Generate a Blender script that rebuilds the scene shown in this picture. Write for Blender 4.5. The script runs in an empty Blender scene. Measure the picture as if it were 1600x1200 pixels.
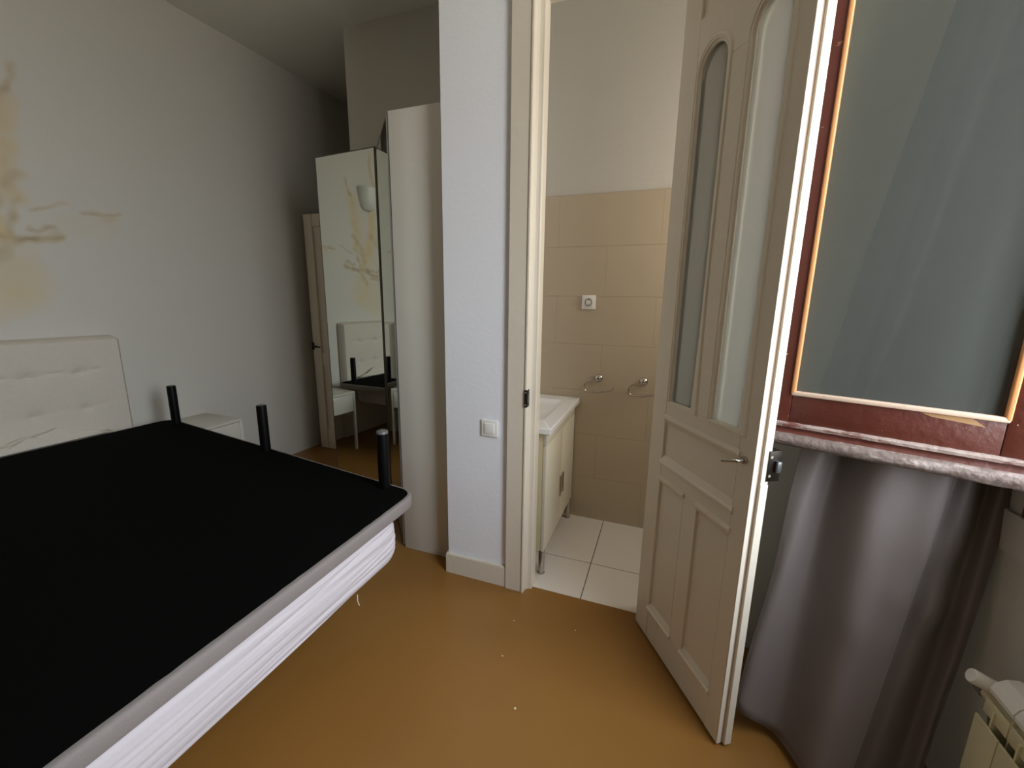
import bpy, bmesh, math, random
from math import sin, cos, pi, radians as R
from mathutils import Vector, Matrix, noise
random.seed(4)
S = bpy.context.scene
COL = S.collection

# ------------------------------------------------------------------ camera
CAM_F, PITCH, ROLL, YAW = 650.0, R(11.43), R(.804), R(20.1)
cd = bpy.data.cameras.new('camera'); cam = bpy.data.objects.new('camera', cd); COL.objects.link(cam)
F = Vector((-sin(YAW)*cos(PITCH), cos(YAW)*cos(PITCH), -sin(PITCH)))
Rt = Vector((cos(YAW), sin(YAW), 0)); Up = Rt.cross(F)
R2 = Rt*cos(ROLL) + Up*sin(ROLL); U2 = -Rt*sin(ROLL) + Up*cos(ROLL)
cam.matrix_world = Matrix(((R2.x, U2.x, -F.x, 0), (R2.y, U2.y, -F.y, 0), (R2.z, U2.z, -F.z, 1.5), (0, 0, 0, 1)))
cd.sensor_fit = 'HORIZONTAL'; cd.sensor_width = 36; cd.lens = CAM_F/1600*36
cd.clip_start = .02; S.camera = cam

# ------------------------------------------------------------------ world, daylight, exposure
w = bpy.data.worlds.new('overcast_daylight'); S.world = w; w.use_nodes = True
wn = w.node_tree; bg = wn.nodes['Background']
tc = wn.nodes.new('ShaderNodeTexCoord'); sx = wn.nodes.new('ShaderNodeSeparateXYZ'); rmp = wn.nodes.new('ShaderNodeValToRGB')
mr = wn.nodes.new('ShaderNodeMapRange'); mr.inputs[1].default_value = -1; mr.inputs[2].default_value = 1
wn.links.new(tc.outputs['Generated'], sx.inputs[0]); wn.links.new(sx.outputs['Z'], mr.inputs[0]); wn.links.new(mr.outputs[0], rmp.inputs[0])
wn.links.new(rmp.outputs[0], bg.inputs[0])
e = rmp.color_ramp.elements
e[0].position = .35; e[0].color = (.46, .43, .38, 1)
e[1].position = .75; e[1].color = (.84, .93, 1.04, 1)
m_ = e.new(.5); m_.color = (.62, .64, .66, 1)
bg.inputs[1].default_value = 12.5
pd = bpy.data.lights.new('window_daylight_portal', 'AREA'); pd.shape = 'RECTANGLE'; pd.size = 2.0; pd.size_y = 1.26
pd.cycles.is_portal = True
po = bpy.data.objects.new('window_daylight_portal', pd); COL.objects.link(po)
po.matrix_world = Matrix(((0, 0, 1, 1.14), (0, -1, 0, .71), (1, 0, 0, 2.02), (0, 0, 0, 1)))
bl = bpy.data.lights.new('bathroom_fill_light', 'AREA'); bl.shape = 'RECTANGLE'; bl.size = 1.1; bl.size_y = .5; bl.energy = 12.5; bl.color = (1.0, .93, .84)  # unseen area light added to brighten the bathroom, no window modelled there
bo = bpy.data.objects.new('bathroom_fill_light', bl); COL.objects.link(bo); bo.location = (.97, 2.34, 2.1); bo.rotation_euler = (0, R(90), 0)
S.view_settings.view_transform = 'Standard'; S.view_settings.look = 'None'
S.view_settings.gamma = 1; S.view_settings.use_curve_mapping = False
S.view_settings.exposure = 0.10

# ------------------------------------------------------------------ materials
def srgb(r, g, b):
    f = lambda c: (c/255/12.92) if c/255 <= .04045 else ((c/255+.055)/1.055)**2.4
    return (f(r), f(g), f(b), 1)
def mat(name, col, rough=.5, metal=0, nscale=0, namt=.06, bump=0, bscale=40, spec=.5, sheen=0, coord='Object', detail=4):
    m = bpy.data.materials.new(name); m.use_nodes = True
    nt = m.node_tree; b = nt.nodes['Principled BSDF']
    b.inputs['Base Color'].default_value = col; b.inputs['Roughness'].default_value = rough; b.inputs['Metallic'].default_value = metal
    b.inputs['Specular IOR Level'].default_value = spec
    if sheen: b.inputs['Sheen Weight'].default_value = sheen; b.inputs['Sheen Roughness'].default_value = .4
    t = nt.nodes.new('ShaderNodeTexCoord')
    n = nt.nodes.new('ShaderNodeTexNoise'); n.inputs['Scale'].default_value = nscale or 3; n.inputs['Detail'].default_value = detail
    nt.links.new(t.outputs[coord], n.inputs['Vector'])
    mx = nt.nodes.new('ShaderNodeMix'); mx.data_type = 'RGBA'
    mx.inputs['A'].default_value = tuple(c*(1-namt) for c in col[:3]) + (1,)
    mx.inputs['B'].default_value = tuple(min(1, c*(1+namt)) for c in col[:3]) + (1,)
    nt.links.new(n.outputs['Fac'], mx.inputs['Factor']); nt.links.new(mx.outputs['Result'], b.inputs['Base Color'])
    if bump:
        n2 = nt.nodes.new('ShaderNodeTexNoise'); n2.inputs['Scale'].default_value = bscale; n2.inputs['Detail'].default_value = 5
        nt.links.new(t.outputs[coord], n2.inputs['Vector'])
        bp = nt.nodes.new('ShaderNodeBump'); bp.inputs['Strength'].default_value = bump; bp.inputs['Distance'].default_value = .01
        nt.links.new(n2.outputs['Fac'], bp.inputs['Height']); nt.links.new(bp.outputs[0], b.inputs['Normal'])
    return m
def chip(m, scale, lo, hi, col, stretch=(1, 1, 1), coord='Object'):
    """worn patches of another colour over a material"""
    nt = m.node_tree; b = nt.nodes['Principled BSDF']; src = b.inputs['Base Color'].links[0].from_socket
    t = nt.nodes.new('ShaderNodeTexCoord'); mp = nt.nodes.new('ShaderNodeMapping'); mp.inputs['Scale'].default_value = stretch
    n = nt.nodes.new('ShaderNodeTexNoise'); n.inputs['Scale'].default_value = scale; n.inputs['Detail'].default_value = 6; n.inputs['Roughness'].default_value = .65
    nt.links.new(t.outputs[coord], mp.inputs[0]); nt.links.new(mp.outputs[0], n.inputs['Vector'])
    r = nt.nodes.new('ShaderNodeMapRange'); r.inputs[1].default_value = lo; r.inputs[2].default_value = hi
    nt.links.new(n.outputs['Fac'], r.inputs[0])
    mx = nt.nodes.new('ShaderNodeMix'); mx.data_type = 'RGBA'
    nt.links.new(r.outputs[0], mx.inputs['Factor']); nt.links.new(src, mx.inputs['A']); mx.inputs['B'].default_value = col
    nt.links.new(mx.outputs['Result'], b.inputs['Base Color'])
    return m

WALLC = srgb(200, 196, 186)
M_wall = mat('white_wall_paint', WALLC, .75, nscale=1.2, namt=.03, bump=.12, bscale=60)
M_pier = mat('brightened_pier_paint', srgb(238, 239, 243), .7, nscale=2, namt=.03, bump=.1, bscale=50)  # wall paint lightened for the pier, its stronger window light put into the colour
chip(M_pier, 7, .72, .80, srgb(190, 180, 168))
M_ceil = mat('ceiling_paint', srgb(228, 226, 216), .85, nscale=1, namt=.03)
M_cream = mat('cream_gloss_paint', srgb(222, 212, 194), .34, nscale=4, namt=.03, bump=.1, bscale=35)
M_cream_old = chip(mat('worn_cream_paint', srgb(221, 211, 193), .36, nscale=4, namt=.03, bump=.15, bscale=30), 9, .70, .76, srgb(165, 140, 112), (1, 1, .25))
M_groove = mat('bare_rebate_wood', srgb(170, 148, 128), .6, nscale=12, namt=.15)
M_tile = mat('beige_wall_tile', srgb(190, 175, 151), .32, nscale=1.5, namt=.04)
M_grout = mat('tile_grout', srgb(176, 161, 138), .8)
M_ftile = mat('pale_floor_tile', srgb(222, 214, 204), .3, nscale=2, namt=.03)
M_fgrout = mat('floor_grout', srgb(96, 88, 80), .8)
M_floor = mat('ochre_floor_coating', srgb(140, 98, 45), .36, nscale=2.2, namt=.12, bump=.06, bscale=9, detail=6)
M_black = mat('black_underlay_fabric', srgb(6, 7, 5), .95, nscale=30, namt=.25, bump=.25, bscale=220, spec=.05)
M_slabside = mat('grey_taupe_upholstery', srgb(128, 119, 114), .8, nscale=20, namt=.06, bump=.15, bscale=200)
M_sheet = mat('white_fitted_sheet', srgb(196, 187, 189), .8, nscale=5, namt=.02, bump=.08, bscale=60)
M_leg = mat('black_plastic', srgb(6, 6, 6), .45, spec=.15, nscale=10, namt=.2)
M_legcap = mat('grey_leg_cap', srgb(95, 95, 92), .35)
M_head = mat('beige_linen_upholstery', srgb(205, 196, 182), .85, nscale=60, namt=.05, bump=.2, bscale=260)
M_white = mat('white_lacquer', srgb(208, 204, 192), .35, nscale=3, namt=.01)
M_panel = mat('white_wardrobe_board', srgb(222, 219, 208), .4, nscale=2, namt=.01)
M_alu = mat('dark_aluminium_frame', srgb(96, 94, 88), .35, metal=.8)
M_alul = mat('light_aluminium_frame', srgb(190, 190, 188), .3, metal=.8)
M_mirror = mat('silvered_mirror', (.80, .83, .76, 1), .015, metal=1, namt=0)
M_chrome = mat('brushed_steel', srgb(190, 184, 174), .2, metal=1, nscale=20)
M_plast = mat('white_switch_plastic', srgb(238, 236, 230), .3)
M_dark = mat('dark_bronze_metal', srgb(42, 36, 30), .35, metal=.6, nscale=20)
M_screw = mat('screw_heads', srgb(190, 180, 165), .4, metal=.7)
M_bolt = mat('steel_latch_bolt', srgb(120, 124, 126), .35, metal=.8)
M_van = mat('ivory_vanity_laminate', srgb(226, 219, 198), .35, nscale=2, namt=.01)
M_vanside = mat('yellowed_vanity_side', srgb(222, 208, 166), .4, nscale=2, namt=.02)
M_ceram = mat('white_ceramic', srgb(236, 236, 234), .12)
M_curt = mat('grey_blackout_satin', srgb(116, 106, 102), .5, nscale=8, namt=.03, bump=.05, bscale=300, sheen=.25, spec=.4)
M_brown = mat('oxblood_window_paint', srgb(84, 37, 25), .42, nscale=8, namt=.12, bump=.3, bscale=30)
chip(M_brown, 34, .685, .70, srgb(214, 190, 170), (1, 1, 1.3))
chip(M_brown, 9, .68, .69, srgb(132, 84, 58), (1, 1, 3))
M_sill = mat('weathered_drip_wood', srgb(112, 96, 88), .65, nscale=18, namt=.25, bump=.5, bscale=60)
chip(M_sill, 16, .52, .64, srgb(164, 150, 142), (.35, .35, 2))
chip(M_sill, 30, .60, .68, srgb(84, 62, 56), (.5, .5, 1.5))
M_lip = chip(mat('chipped_pale_lip', srgb(160, 142, 132), .6, nscale=18, namt=.12, bump=.4, bscale=60), 22, .50, .60, srgb(104, 62, 52), (.5, 1, 1))
M_bead = chip(mat('orange_glazing_bead', srgb(214, 150, 96), .4, nscale=20, namt=.08), 20, .68, .74, srgb(120, 70, 40))
M_beadb = chip(mat('faded_glazing_bead', srgb(206, 180, 158), .5, nscale=20, namt=.08), 20, .6, .7, srgb(150, 110, 84))
M_rad = mat('cream_radiator_enamel', srgb(214, 206, 170), .35)
M_radcap = mat('white_radiator_enamel', srgb(240, 238, 232), .3)
M_hose = mat('grey_radiator_pipe', srgb(110, 104, 100), .5)
M_sconce = mat('frosted_white_sconce', srgb(215, 216, 208), .5)
M_puttyp = mat('bare_filler_patch', srgb(172, 134, 92), .6, nscale=20, namt=.15)

def glassmat(name, trans, rough, tint, spec_mix):
    m = bpy.data.materials.new(name); m.use_nodes = True; nt = m.node_tree
    for n in list(nt.nodes): nt.nodes.remove(n)
    out = nt.nodes.new('ShaderNodeOutputMaterial')
    return m, nt, out
# clear, dusty window glass
m, nt, out = glassmat('dusty_window_glass', 1, 0, None, 0)
tr = nt.nodes.new('ShaderNodeBsdfTransparent'); tr.inputs[0].default_value = (.86, .90, .88, 1)
gl = nt.nodes.new('ShaderNodeBsdfGlossy'); gl.inputs['Roughness'].default_value = .02
fr = nt.nodes.new('ShaderNodeFresnel'); fr.inputs[0].default_value = 1.5
df = nt.nodes.new('ShaderNodeBsdfDiffuse'); df.inputs[0].default_value = (.50, .54, .50, 1)
mx1 = nt.nodes.new('ShaderNodeMixShader'); mx2 = nt.nodes.new('ShaderNodeMixShader'); mx1.inputs[0].default_value = .12
nt.links.new(tr.outputs[0], mx1.inputs[1]); nt.links.new(df.outputs[0], mx1.inputs[2])
nt.links.new(fr.outputs[0], mx2.inputs[0]); nt.links.new(mx1.outputs[0], mx2.inputs[1]); nt.links.new(gl.outputs[0], mx2.inputs[2])
nt.links.new(mx2.outputs[0], out.inputs[0]); M_glass = m
# frosted door glass
m, nt, out = glassmat('frosted_door_glass', 1, .4, None, 0)
tl = nt.nodes.new('ShaderNodeBsdfTranslucent'); tl.inputs[0].default_value = (.52, .50, .44, 1)
rf = nt.nodes.new('ShaderNodeBsdfRefraction'); rf.inputs['Roughness'].default_value = .45; rf.inputs['IOR'].default_value = 1.15; rf.inputs[0].default_value = (.64, .62, .56, 1)
gl = nt.nodes.new('ShaderNodeBsdfGlossy'); gl.inputs['Roughness'].default_value = .25
mx1 = nt.nodes.new('ShaderNodeMixShader'); mx1.inputs[0].default_value = .5
mx2 = nt.nodes.new('ShaderNodeMixShader'); mx2.inputs[0].default_value = .06
nt.links.new(rf.outputs[0], mx1.inputs[1]); nt.links.new(tl.outputs[0], mx1.inputs[2])
nt.links.new(mx1.outputs[0], mx2.inputs[1]); nt.links.new(gl.outputs[0], mx2.inputs[2]); nt.links.new(mx2.outputs[0], out.inputs[0])
M_frost = m
# left wall: paint with damp stains held in a colour attribute
m = mat('stained_white_wall_paint', WALLC, .75, nscale=1.2, namt=.03, bump=.12, bscale=60); nt = m.node_tree; b = nt.nodes['Principled BSDF']
src = b.inputs['Base Color'].links[0].from_socket
at = nt.nodes.new('ShaderNodeAttribute'); at.attribute_name = 'damp'; sp = nt.nodes.new('ShaderNodeSeparateColor'); nt.links.new(at.outputs['Color'], sp.inputs[0])
a1 = nt.nodes.new('ShaderNodeMix'); a1.data_type = 'RGBA'; a1.inputs['B'].default_value = srgb(208, 186, 138)
a2 = nt.nodes.new('ShaderNodeMix'); a2.data_type = 'RGBA'; a2.inputs['B'].default_value = srgb(112, 84, 44)
nt.links.new(src, a1.inputs['A']); nt.links.new(sp.outputs[0], a1.inputs['Factor'])
nt.links.new(a1.outputs['Result'], a2.inputs['A']); nt.links.new(sp.outputs[1], a2.inputs['Factor'])
nt.links.new(a2.outputs['Result'], b.inputs['Base Color']); M_stain = m

FL = [(-0.568, 1.625, 0.0028), (-0.546, 1.419, 0.003), (-0.415, 1.218, 0.004), (-0.282, 1.672, 0.0025)]
M_fleck = mat('white_paint_fleck', srgb(220, 205, 170), .6)
# ------------------------------------------------------------------ helpers
def link(name, bm, m, parent=None, smooth=False, mats=None):
    me = bpy.data.meshes.new(name); bmesh.ops.recalc_face_normals(bm, faces=bm.faces); bm.to_mesh(me); bm.free()
    for q in (mats or [m]): me.materials.append(q)
    if smooth:
        for p in me.polygons: p.use_smooth = True
        try: me.set_sharp_from_angle(angle=R(38))
        except Exception: pass
    o = bpy.data.objects.new(name, me); COL.objects.link(o)
    if parent: o.parent = parent
    return o
def tag(o, label=None, cat=None, group=None, kind=None):
    if label: o['label'] = label
    if cat: o['category'] = cat
    if group: o['group'] = group
    if kind: o['kind'] = kind
    return o
def thing(name, label, cat, loc=(0, 0, 0), rz=0, group=None):
    o = bpy.data.objects.new(name, None); COL.objects.link(o); o.location = loc; o.rotation_euler = (0, 0, rz)
    o.empty_display_size = .1
    return tag(o, label, cat, group)
def box(bm, x0, x1, y0, y1, z0, z1, bev=0, seg=2, M=None):
    r = bmesh.ops.create_cube(bm, size=1); vs = r['verts']
    for v in vs: v.co = Vector((x0+(v.co.x+.5)*(x1-x0), y0+(v.co.y+.5)*(y1-y0), z0+(v.co.z+.5)*(z1-z0)))
    if bev:
        es = {e for v in vs for e in v.link_edges}
        nv = bmesh.ops.bevel(bm, geom=list(es), offset=bev, segments=seg, affect='EDGES', profile=.5)
        vs = list({v for f in nv['faces'] for v in f.verts} | {v for v in vs if v.is_valid})
    if M: bmesh.ops.transform(bm, matrix=M, verts=[v for v in vs if v.is_valid])
def mk(*boxes, bev=0, seg=2):
    bm = bmesh.new()
    for q in boxes: box(bm, *q, bev=bev, seg=seg)
    return bm
def part(name, m, parent, *boxes, bev=0, seg=2, smooth=False):
    return link(name, mk(*boxes, bev=bev, seg=seg), m, parent, smooth=smooth or bev > 0)
def struct(name, m, *boxes, bev=0, parent=None):
    o = link(name, mk(*boxes, bev=bev), m, parent, smooth=bev > 0)
    if not parent: o['kind'] = 'structure'
    return o
def cyl(bm, p0, p1, r0, r1=None, n=20, caps=True):
    p0, p1 = Vector(p0), Vector(p1); d = p1-p0; r1 = r0 if r1 is None else r1
    M = Matrix.Translation((p0+p1)/2) @ d.to_track_quat('Z', 'Y').to_matrix().to_4x4()
    bmesh.ops.create_cone(bm, cap_ends=caps, segments=n, radius1=r0, radius2=r1, depth=d.length, matrix=M)
def tube(bm, pts, r, n=10, caps=True):
    pts = [Vector(p) for p in pts]; rings = []; ref = Vector((.13, .29, .95))
    for i, p in enumerate(pts):
        d = (pts[min(i+1, len(pts)-1)]-pts[max(i-1, 0)]).normalized()
        a = d.cross(ref).normalized(); c = d.cross(a); ref = a.cross(d)*-1 if False else ref
        rr = r[i] if isinstance(r, (list, tuple)) else r
        rings.append([bm.verts.new(p+a*cos(2*pi*k/n)*rr+c*sin(2*pi*k/n)*rr) for k in range(n)])
    for A, B in zip(rings, rings[1:]):
        for k in range(n): bm.faces.new((A[k], A[(k+1) % n], B[(k+1) % n], B[k]))
    if caps: bm.faces.new(rings[0][::-1]); bm.faces.new(rings[-1])
def lathe(bm, prof, n=32, a0=0, a1=2*pi, M=None):
    full = abs(a1-a0-2*pi) < 1e-6; k = n if full else n+1; rows = []
    for r, z in prof: rows.append([bm.verts.new((r*cos(a0+(a1-a0)*i/n), r*sin(a0+(a1-a0)*i/n), z)) for i in range(k)])
    for A, B in zip(rows, rows[1:]):
        for i in range(n): bm.faces.new((A[i], A[(i+1) % k], B[(i+1) % k], B[i]))
    if M: bmesh.ops.transform(bm, matrix=M, verts=[v for r_ in rows for v in r_])
    return rows
def prism(bm, poly, t0, t1, f):
    """poly of 2-D points extruded between t0 and t1; f(a, b, t) gives the 3-D point"""
    A = [bm.verts.new(f(a, b, t0)) for a, b in poly]; B = [bm.verts.new(f(a, b, t1)) for a, b in poly]
    bm.faces.new(A); bm.faces.new(B[::-1]); n = len(poly)
    for i in range(n): bm.faces.new((A[i], B[i], B[(i+1) % n], A[(i+1) % n]))
def sweep(bm, path, prof, frames, closed=False):
    """profile [(a, b)] swept on path; frames(i) gives the two axes"""
    rows = []
    for i, p in enumerate(path):
        ax, bx_ = frames(i); rows.append([bm.verts.new(Vector(p)+ax*a+bx_*b) for a, b in prof])
    n = len(prof); L = list(zip(rows, rows[1:])) + ([(rows[-1], rows[0])] if closed else [])
    for A, B in L:
        for k in range(n): bm.faces.new((A[k], A[(k+1) % n], B[(k+1) % n], B[k]))
    if not closed: bm.faces.new(rows[0]); bm.faces.new(rows[-1][::-1])

CZ = 3.436; WX = .93       # ceiling height, window wall plane
# ------------------------------------------------------------------ setting: room shell
struct('floor', M_floor, (-4.6, WX+.05, -2.6, 1.888, -.12, 0), (-4.6, -1.04, 1.888, 5.4, -.12, 0))
struct('ceiling', M_ceil, (-4.6, 1.35, -2.6, 5.5, CZ, CZ+.12))
# left wall, azimuth 3 degrees, dense grid only where the damp shows
WD = Vector((sin(R(3.07)), cos(R(3.07)), 0)); WN = Vector((cos(R(3.07)), -sin(R(3.07)), 0)); W0 = Vector((-3.45696, 0, 0))
def wl(s, z, off=0): return W0+WD*s+WN*off+Vector((0, 0, z))
def seg(px, py, ax, ay, bx, by):
    dx, dy = bx-ax, by-ay; L = dx*dx+dy*dy or 1e-9; t = max(0, min(1, ((px-ax)*dx+(py-ay)*dy)/L))
    return math.hypot(px-ax-t*dx, py-ay-t*dy)
# streaks: (list of (y, z)), half width, strength in wash, strength in dark
STREAK = [
 ([(1.34, 2.46), (1.33, 2.3), (1.30, 2.14)], .035, .55, .10), ([(1.36, 2.14), (1.30, 2.06)], .03, .45, .30),
 ([(1.50, 2.70), (1.47, 2.58), (1.43, 2.48)], .015, .3, .35), ([(1.44, 2.5), (1.43, 2.35), (1.38, 2.15), (1.42, 2.02)], .05, .55, .08),
 ([(1.43, 2.0), (1.40, 1.9), (1.37, 1.82)], .018, .4, .38), ([(1.36, 1.97), (1.31, 1.93), (1.30, 1.86)], .02, .4, .3),
 ([(1.24, 2.02), (1.20, 1.93), (1.22, 1.85)], .02, .45, .3), ([(1.27, 2.0), (1.24, 2.06)], .02, .35, .25),
 ([(1.07, 2.42), (1.08, 2.25), (1.13, 2.08), (1.17, 1.95), (1.25, 1.80)], .05, .75, .06),
 ([(1.12, 2.2), (1.04, 2.1), (.98, 2.05)], .035, .4, .2),
 ([(.96, 2.16), (.95, 2.05), (.93, 1.92)], .035, .55, .45), ([(.88, 2.08), (.85, 1.98), (.86, 1.90)], .022, .4, .4),
 ([(1.08, 3.0), (1.07, 2.85), (1.03, 2.72)], .02, .35, .35), ([(.96, 2.95), (.93, 2.80)], .03, .3, .1),
 ([(1.50, 1.83), (1.42, 1.80), (1.30, 1.80), (1.15, 1.79), (1.0, 1.80), (.86, 1.83)], .018, .5, .55),
 ([(1.20, 1.76), (1.12, 1.735), (1.02, 1.74), (.94, 1.76)], .02, .5, .62), ([(1.14, 1.70), (1.05, 1.69), (1.0, 1.71)], .016, .5, .5),
 ([(1.37, 1.79), (1.33, 1.70), (1.30, 1.64)], .02, .55, .4), ([(.86, 1.85), (.92, 1.78), (.90, 1.70)], .025, .45, .4),
 ([(1.60, 1.97), (1.68, 1.985), (1.76, 2.0), (1.79, 2.01)], .012, .30, .36), ([(1.70, 1.96), (1.75, 1.975)], .02, .35, .10),
 ([(1.52, 2.01), (1.46, 1.97), (1.41, 1.95)], .012, .3, .22), ([(1.48, 1.86), (1.40, 1.85), (1.37, 1.86)], .012, .35, .45),
 ([(.75, 2.6), (.74, 2.3), (.78, 2.0)], .03, .5, .15), ([(.6, 2.0), (.55, 1.85), (.62, 1.75)], .03, .5, .3),
 ([(1.0, 1.68), (.97, 1.6)], .02, .5, .3), ([(.3, 2.3), (.4, 1.9)], .05, .5, .2)]
WASH = [(1.15, 1.55, .30, .22, .62), (.85, 1.50, .45, .30, .60), (1.35, 1.72, .13, .13, .35), (1.62, 1.90, .16, .07, .20),
        (1.30, 1.94, .10, .22, .25), (1.08, 1.9, .16, .22, .32), (.45, 1.7, .5, .35, .5), (1.33, 2.28, .035, .28, .35)]
for i_, (pts_, a_, b_, c_) in enumerate(STREAK):
    if i_ in (2, 3, 4, 5, 17): STREAK[i_] = ([(y-.09, z) for y, z in pts_], a_, b_, c_)
for i_ in (2, 4, 7): WASH[i_] = (WASH[i_][0]-.09, *WASH[i_][1:])
def damp(y, z):
    p = Vector((y*6, z*6, 1.7))
    wy = y+.030*noise.noise(p)+.018*noise.noise(p*3.1); wz = z+.030*noise.noise(p+Vector((9, 4, 2)))+.018*noise.noise(p*3.1+Vector((5, 5, 5)))
    a = d = 0
    for cy, cz, ry, rz, k in WASH:
        q = ((wy-cy)/ry)**2+((wz-cz)/rz)**2; a = max(a, k*max(0, 1-q)**.6*(.75+.45*noise.noise(p*1.4)))
    for pts, hw, ka, kd in STREAK:
        dd = min(seg(wy, wz, *pts[i], *pts[i+1]) for i in range(len(pts)-1))
        if dd > hw*2.2: continue
        g = max(0, 1-dd/(hw*1.6)); n = .55+.75*noise.noise(Vector((y*17, z*17, 3)))
        a = max(a, ka*min(1, g*1.8)*(.7+.5*n)); d = max(d, kd*g*max(0, min(1.3, n+.15)))
    return max(0, min(1, a)), max(0, min(1, d))
bm = bmesh.new(); lay = bm.loops.layers.color.new('damp') if False else None
ys = [-2.6, -1.0, 0.0]+[0.012*i+.03 for i in range(1, 155)]+[2.2, 3.0, 4.0, 5.5]; zs = [0, .3, .6, .9, 1.15]+[1.15+.012*i for i in range(1, 160)]+[3.2, CZ]
grid = [[bm.verts.new(wl(y/cos(R(3.07)), z)) for z in zs] for y in ys]
for i in range(len(ys)-1):
    for j in range(len(zs)-1): bm.faces.new((grid[i][j], grid[i+1][j], grid[i+1][j+1], grid[i][j+1]))
vals = [damp(y, z) for y in ys for z in zs]
bm.verts.index_update(); bm.verts.ensure_lookup_table()
box(bm, -.001, 0, -.001, 0, 0, .001)
ow = None
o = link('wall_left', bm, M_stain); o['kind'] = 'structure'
ca = o.data.color_attributes.new('damp', 'FLOAT_COLOR', 'POINT')
for i in range(len(o.data.vertices)):
    a, d = vals[i] if i < len(vals) else (0, 0)
    ca.data[i].color = (a, d, 0, 1)
for v in list(o.data.vertices)[len(vals):]: v.co = wl(3, .5, -.02)
# light-tight back of the left wall
bm = bmesh.new(); prism(bm, [(-2.6, 0), (5.5, 0), (5.5, CZ), (-2.6, CZ)], -.12, -.004, lambda a, b, t: wl(a, b, t)); o = link('wall_left_core', bm, M_wall); o['kind'] = 'structure'
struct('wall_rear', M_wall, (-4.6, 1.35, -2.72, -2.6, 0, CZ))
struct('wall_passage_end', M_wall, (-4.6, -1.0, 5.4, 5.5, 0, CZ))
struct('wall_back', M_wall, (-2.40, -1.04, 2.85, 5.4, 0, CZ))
# pier and wall round the bathroom doorway
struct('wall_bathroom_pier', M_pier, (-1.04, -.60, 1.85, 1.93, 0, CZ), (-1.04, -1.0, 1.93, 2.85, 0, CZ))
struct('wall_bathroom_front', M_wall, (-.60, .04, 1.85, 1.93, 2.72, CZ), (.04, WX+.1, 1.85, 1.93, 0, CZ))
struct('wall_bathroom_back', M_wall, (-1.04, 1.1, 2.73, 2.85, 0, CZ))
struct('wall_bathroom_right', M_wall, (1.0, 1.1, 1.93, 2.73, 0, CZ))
# bathroom tiling: back wall tiles are parts of one dado
dado = tag(link('trim_1', mk((-1.0, 1.0, 2.722, 2.7299, 0, 2.142)), M_grout), kind='structure')
def tile_mesh(sx_, sy_, sz_, bev, m):
    bm = mk((0, sx_, 0, sy_, 0, sz_)); bmesh.ops.bevel(bm, geom=list(bm.edges), offset=bev, segments=1, affect='EDGES')
    me = bpy.data.meshes.new('tile'); bm.to_mesh(me); bm.free(); me.materials.append(m); return me
tw, th = .62, .3058
tm = tile_mesh(tw-.0008, .006, th-.001, .0004, M_tile)
for r_ in range(7):
    off = 0 if r_ % 2 else -.31
    for c_ in range(4):
        x = -1.0+off+c_*tw
        x0, x1 = max(-1.0, x), min(1.0, x+tw)
        if x1-x0 < .05: continue
        if x1-x0 > tw-.01: t = bpy.data.objects.new('wall_tile', tm); COL.objects.link(t)
        else: t = bpy.data.objects.new('wall_tile', tile_mesh(x1-x0-.0008, .006, th-.001, .0004, M_tile)); COL.objects.link(t)
        t.location = (x0+.0004, 2.718, r_*th+.0005); t.parent = dado
bf = struct('trim_2', M_fgrout, (-1.0, 1.0, 1.888, 2.73, -.12, -.004))
for x0, x1 in ((-1.0, -.872), (-.869, -.3025), (-.2985, .268), (.272, .838), (.841, 1.0)):
    for y0, y1 in ((1.890, 2.203), (2.207, 2.717)):
        t = bpy.data.objects.new('floor_tile', tile_mesh(x1-x0-.001, y1-y0-.001, .006, .001, M_ftile)); COL.objects.link(t); t.location = (x0, y0, -.006); t.parent = bf
# baseboard of the pier
bm = mk((-1.048, -.690, 1.832, 1.85, 0, .115)); bmesh.ops.bevel(bm, geom=[e for e in bm.edges if all(v.co.z > .1 for v in e.verts)], offset=.004, segments=2, affect='EDGES')
box(bm, -1.048, -1.04, 1.85, 1.945, 0, .115)
tag(link('baseboard_pier', bm, M_cream_old, smooth=True), kind='structure')
# window wall with its opening
WY0, WY1, WZ0, WZ1 = .10, 1.33, 1.02, 3.02
struct('wall_right', M_wall, (WX, WX+.22, -2.6, WY0, 0, CZ), (WX, WX+.22, WY1, 1.85, 0, CZ), (WX, WX+.22, WY0, WY1, 0, WZ0), (WX, WX+.22, WY0, WY1, WZ1, CZ))
# masonry sill board under the window
struct('trim_3', M_wall, (.918, WX, -.3, 1.80, .84, .955), bev=.003)
wf = tag(link('window_1', mk((WX-.035, WX+.03, WY0-.05, WY0, WZ0-.05, WZ1+.05), (WX-.035, WX+.03, WY1, WY1+.05, WZ0-.05, WZ1+.05), (WX-.035, WX+.03, WY0, WY1, WZ1, WZ1+.05), (WX-.035, WX+.03, WY0, WY1, WZ0-.05, WZ0), bev=.006), M_brown, smooth=True), kind='structure')

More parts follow.
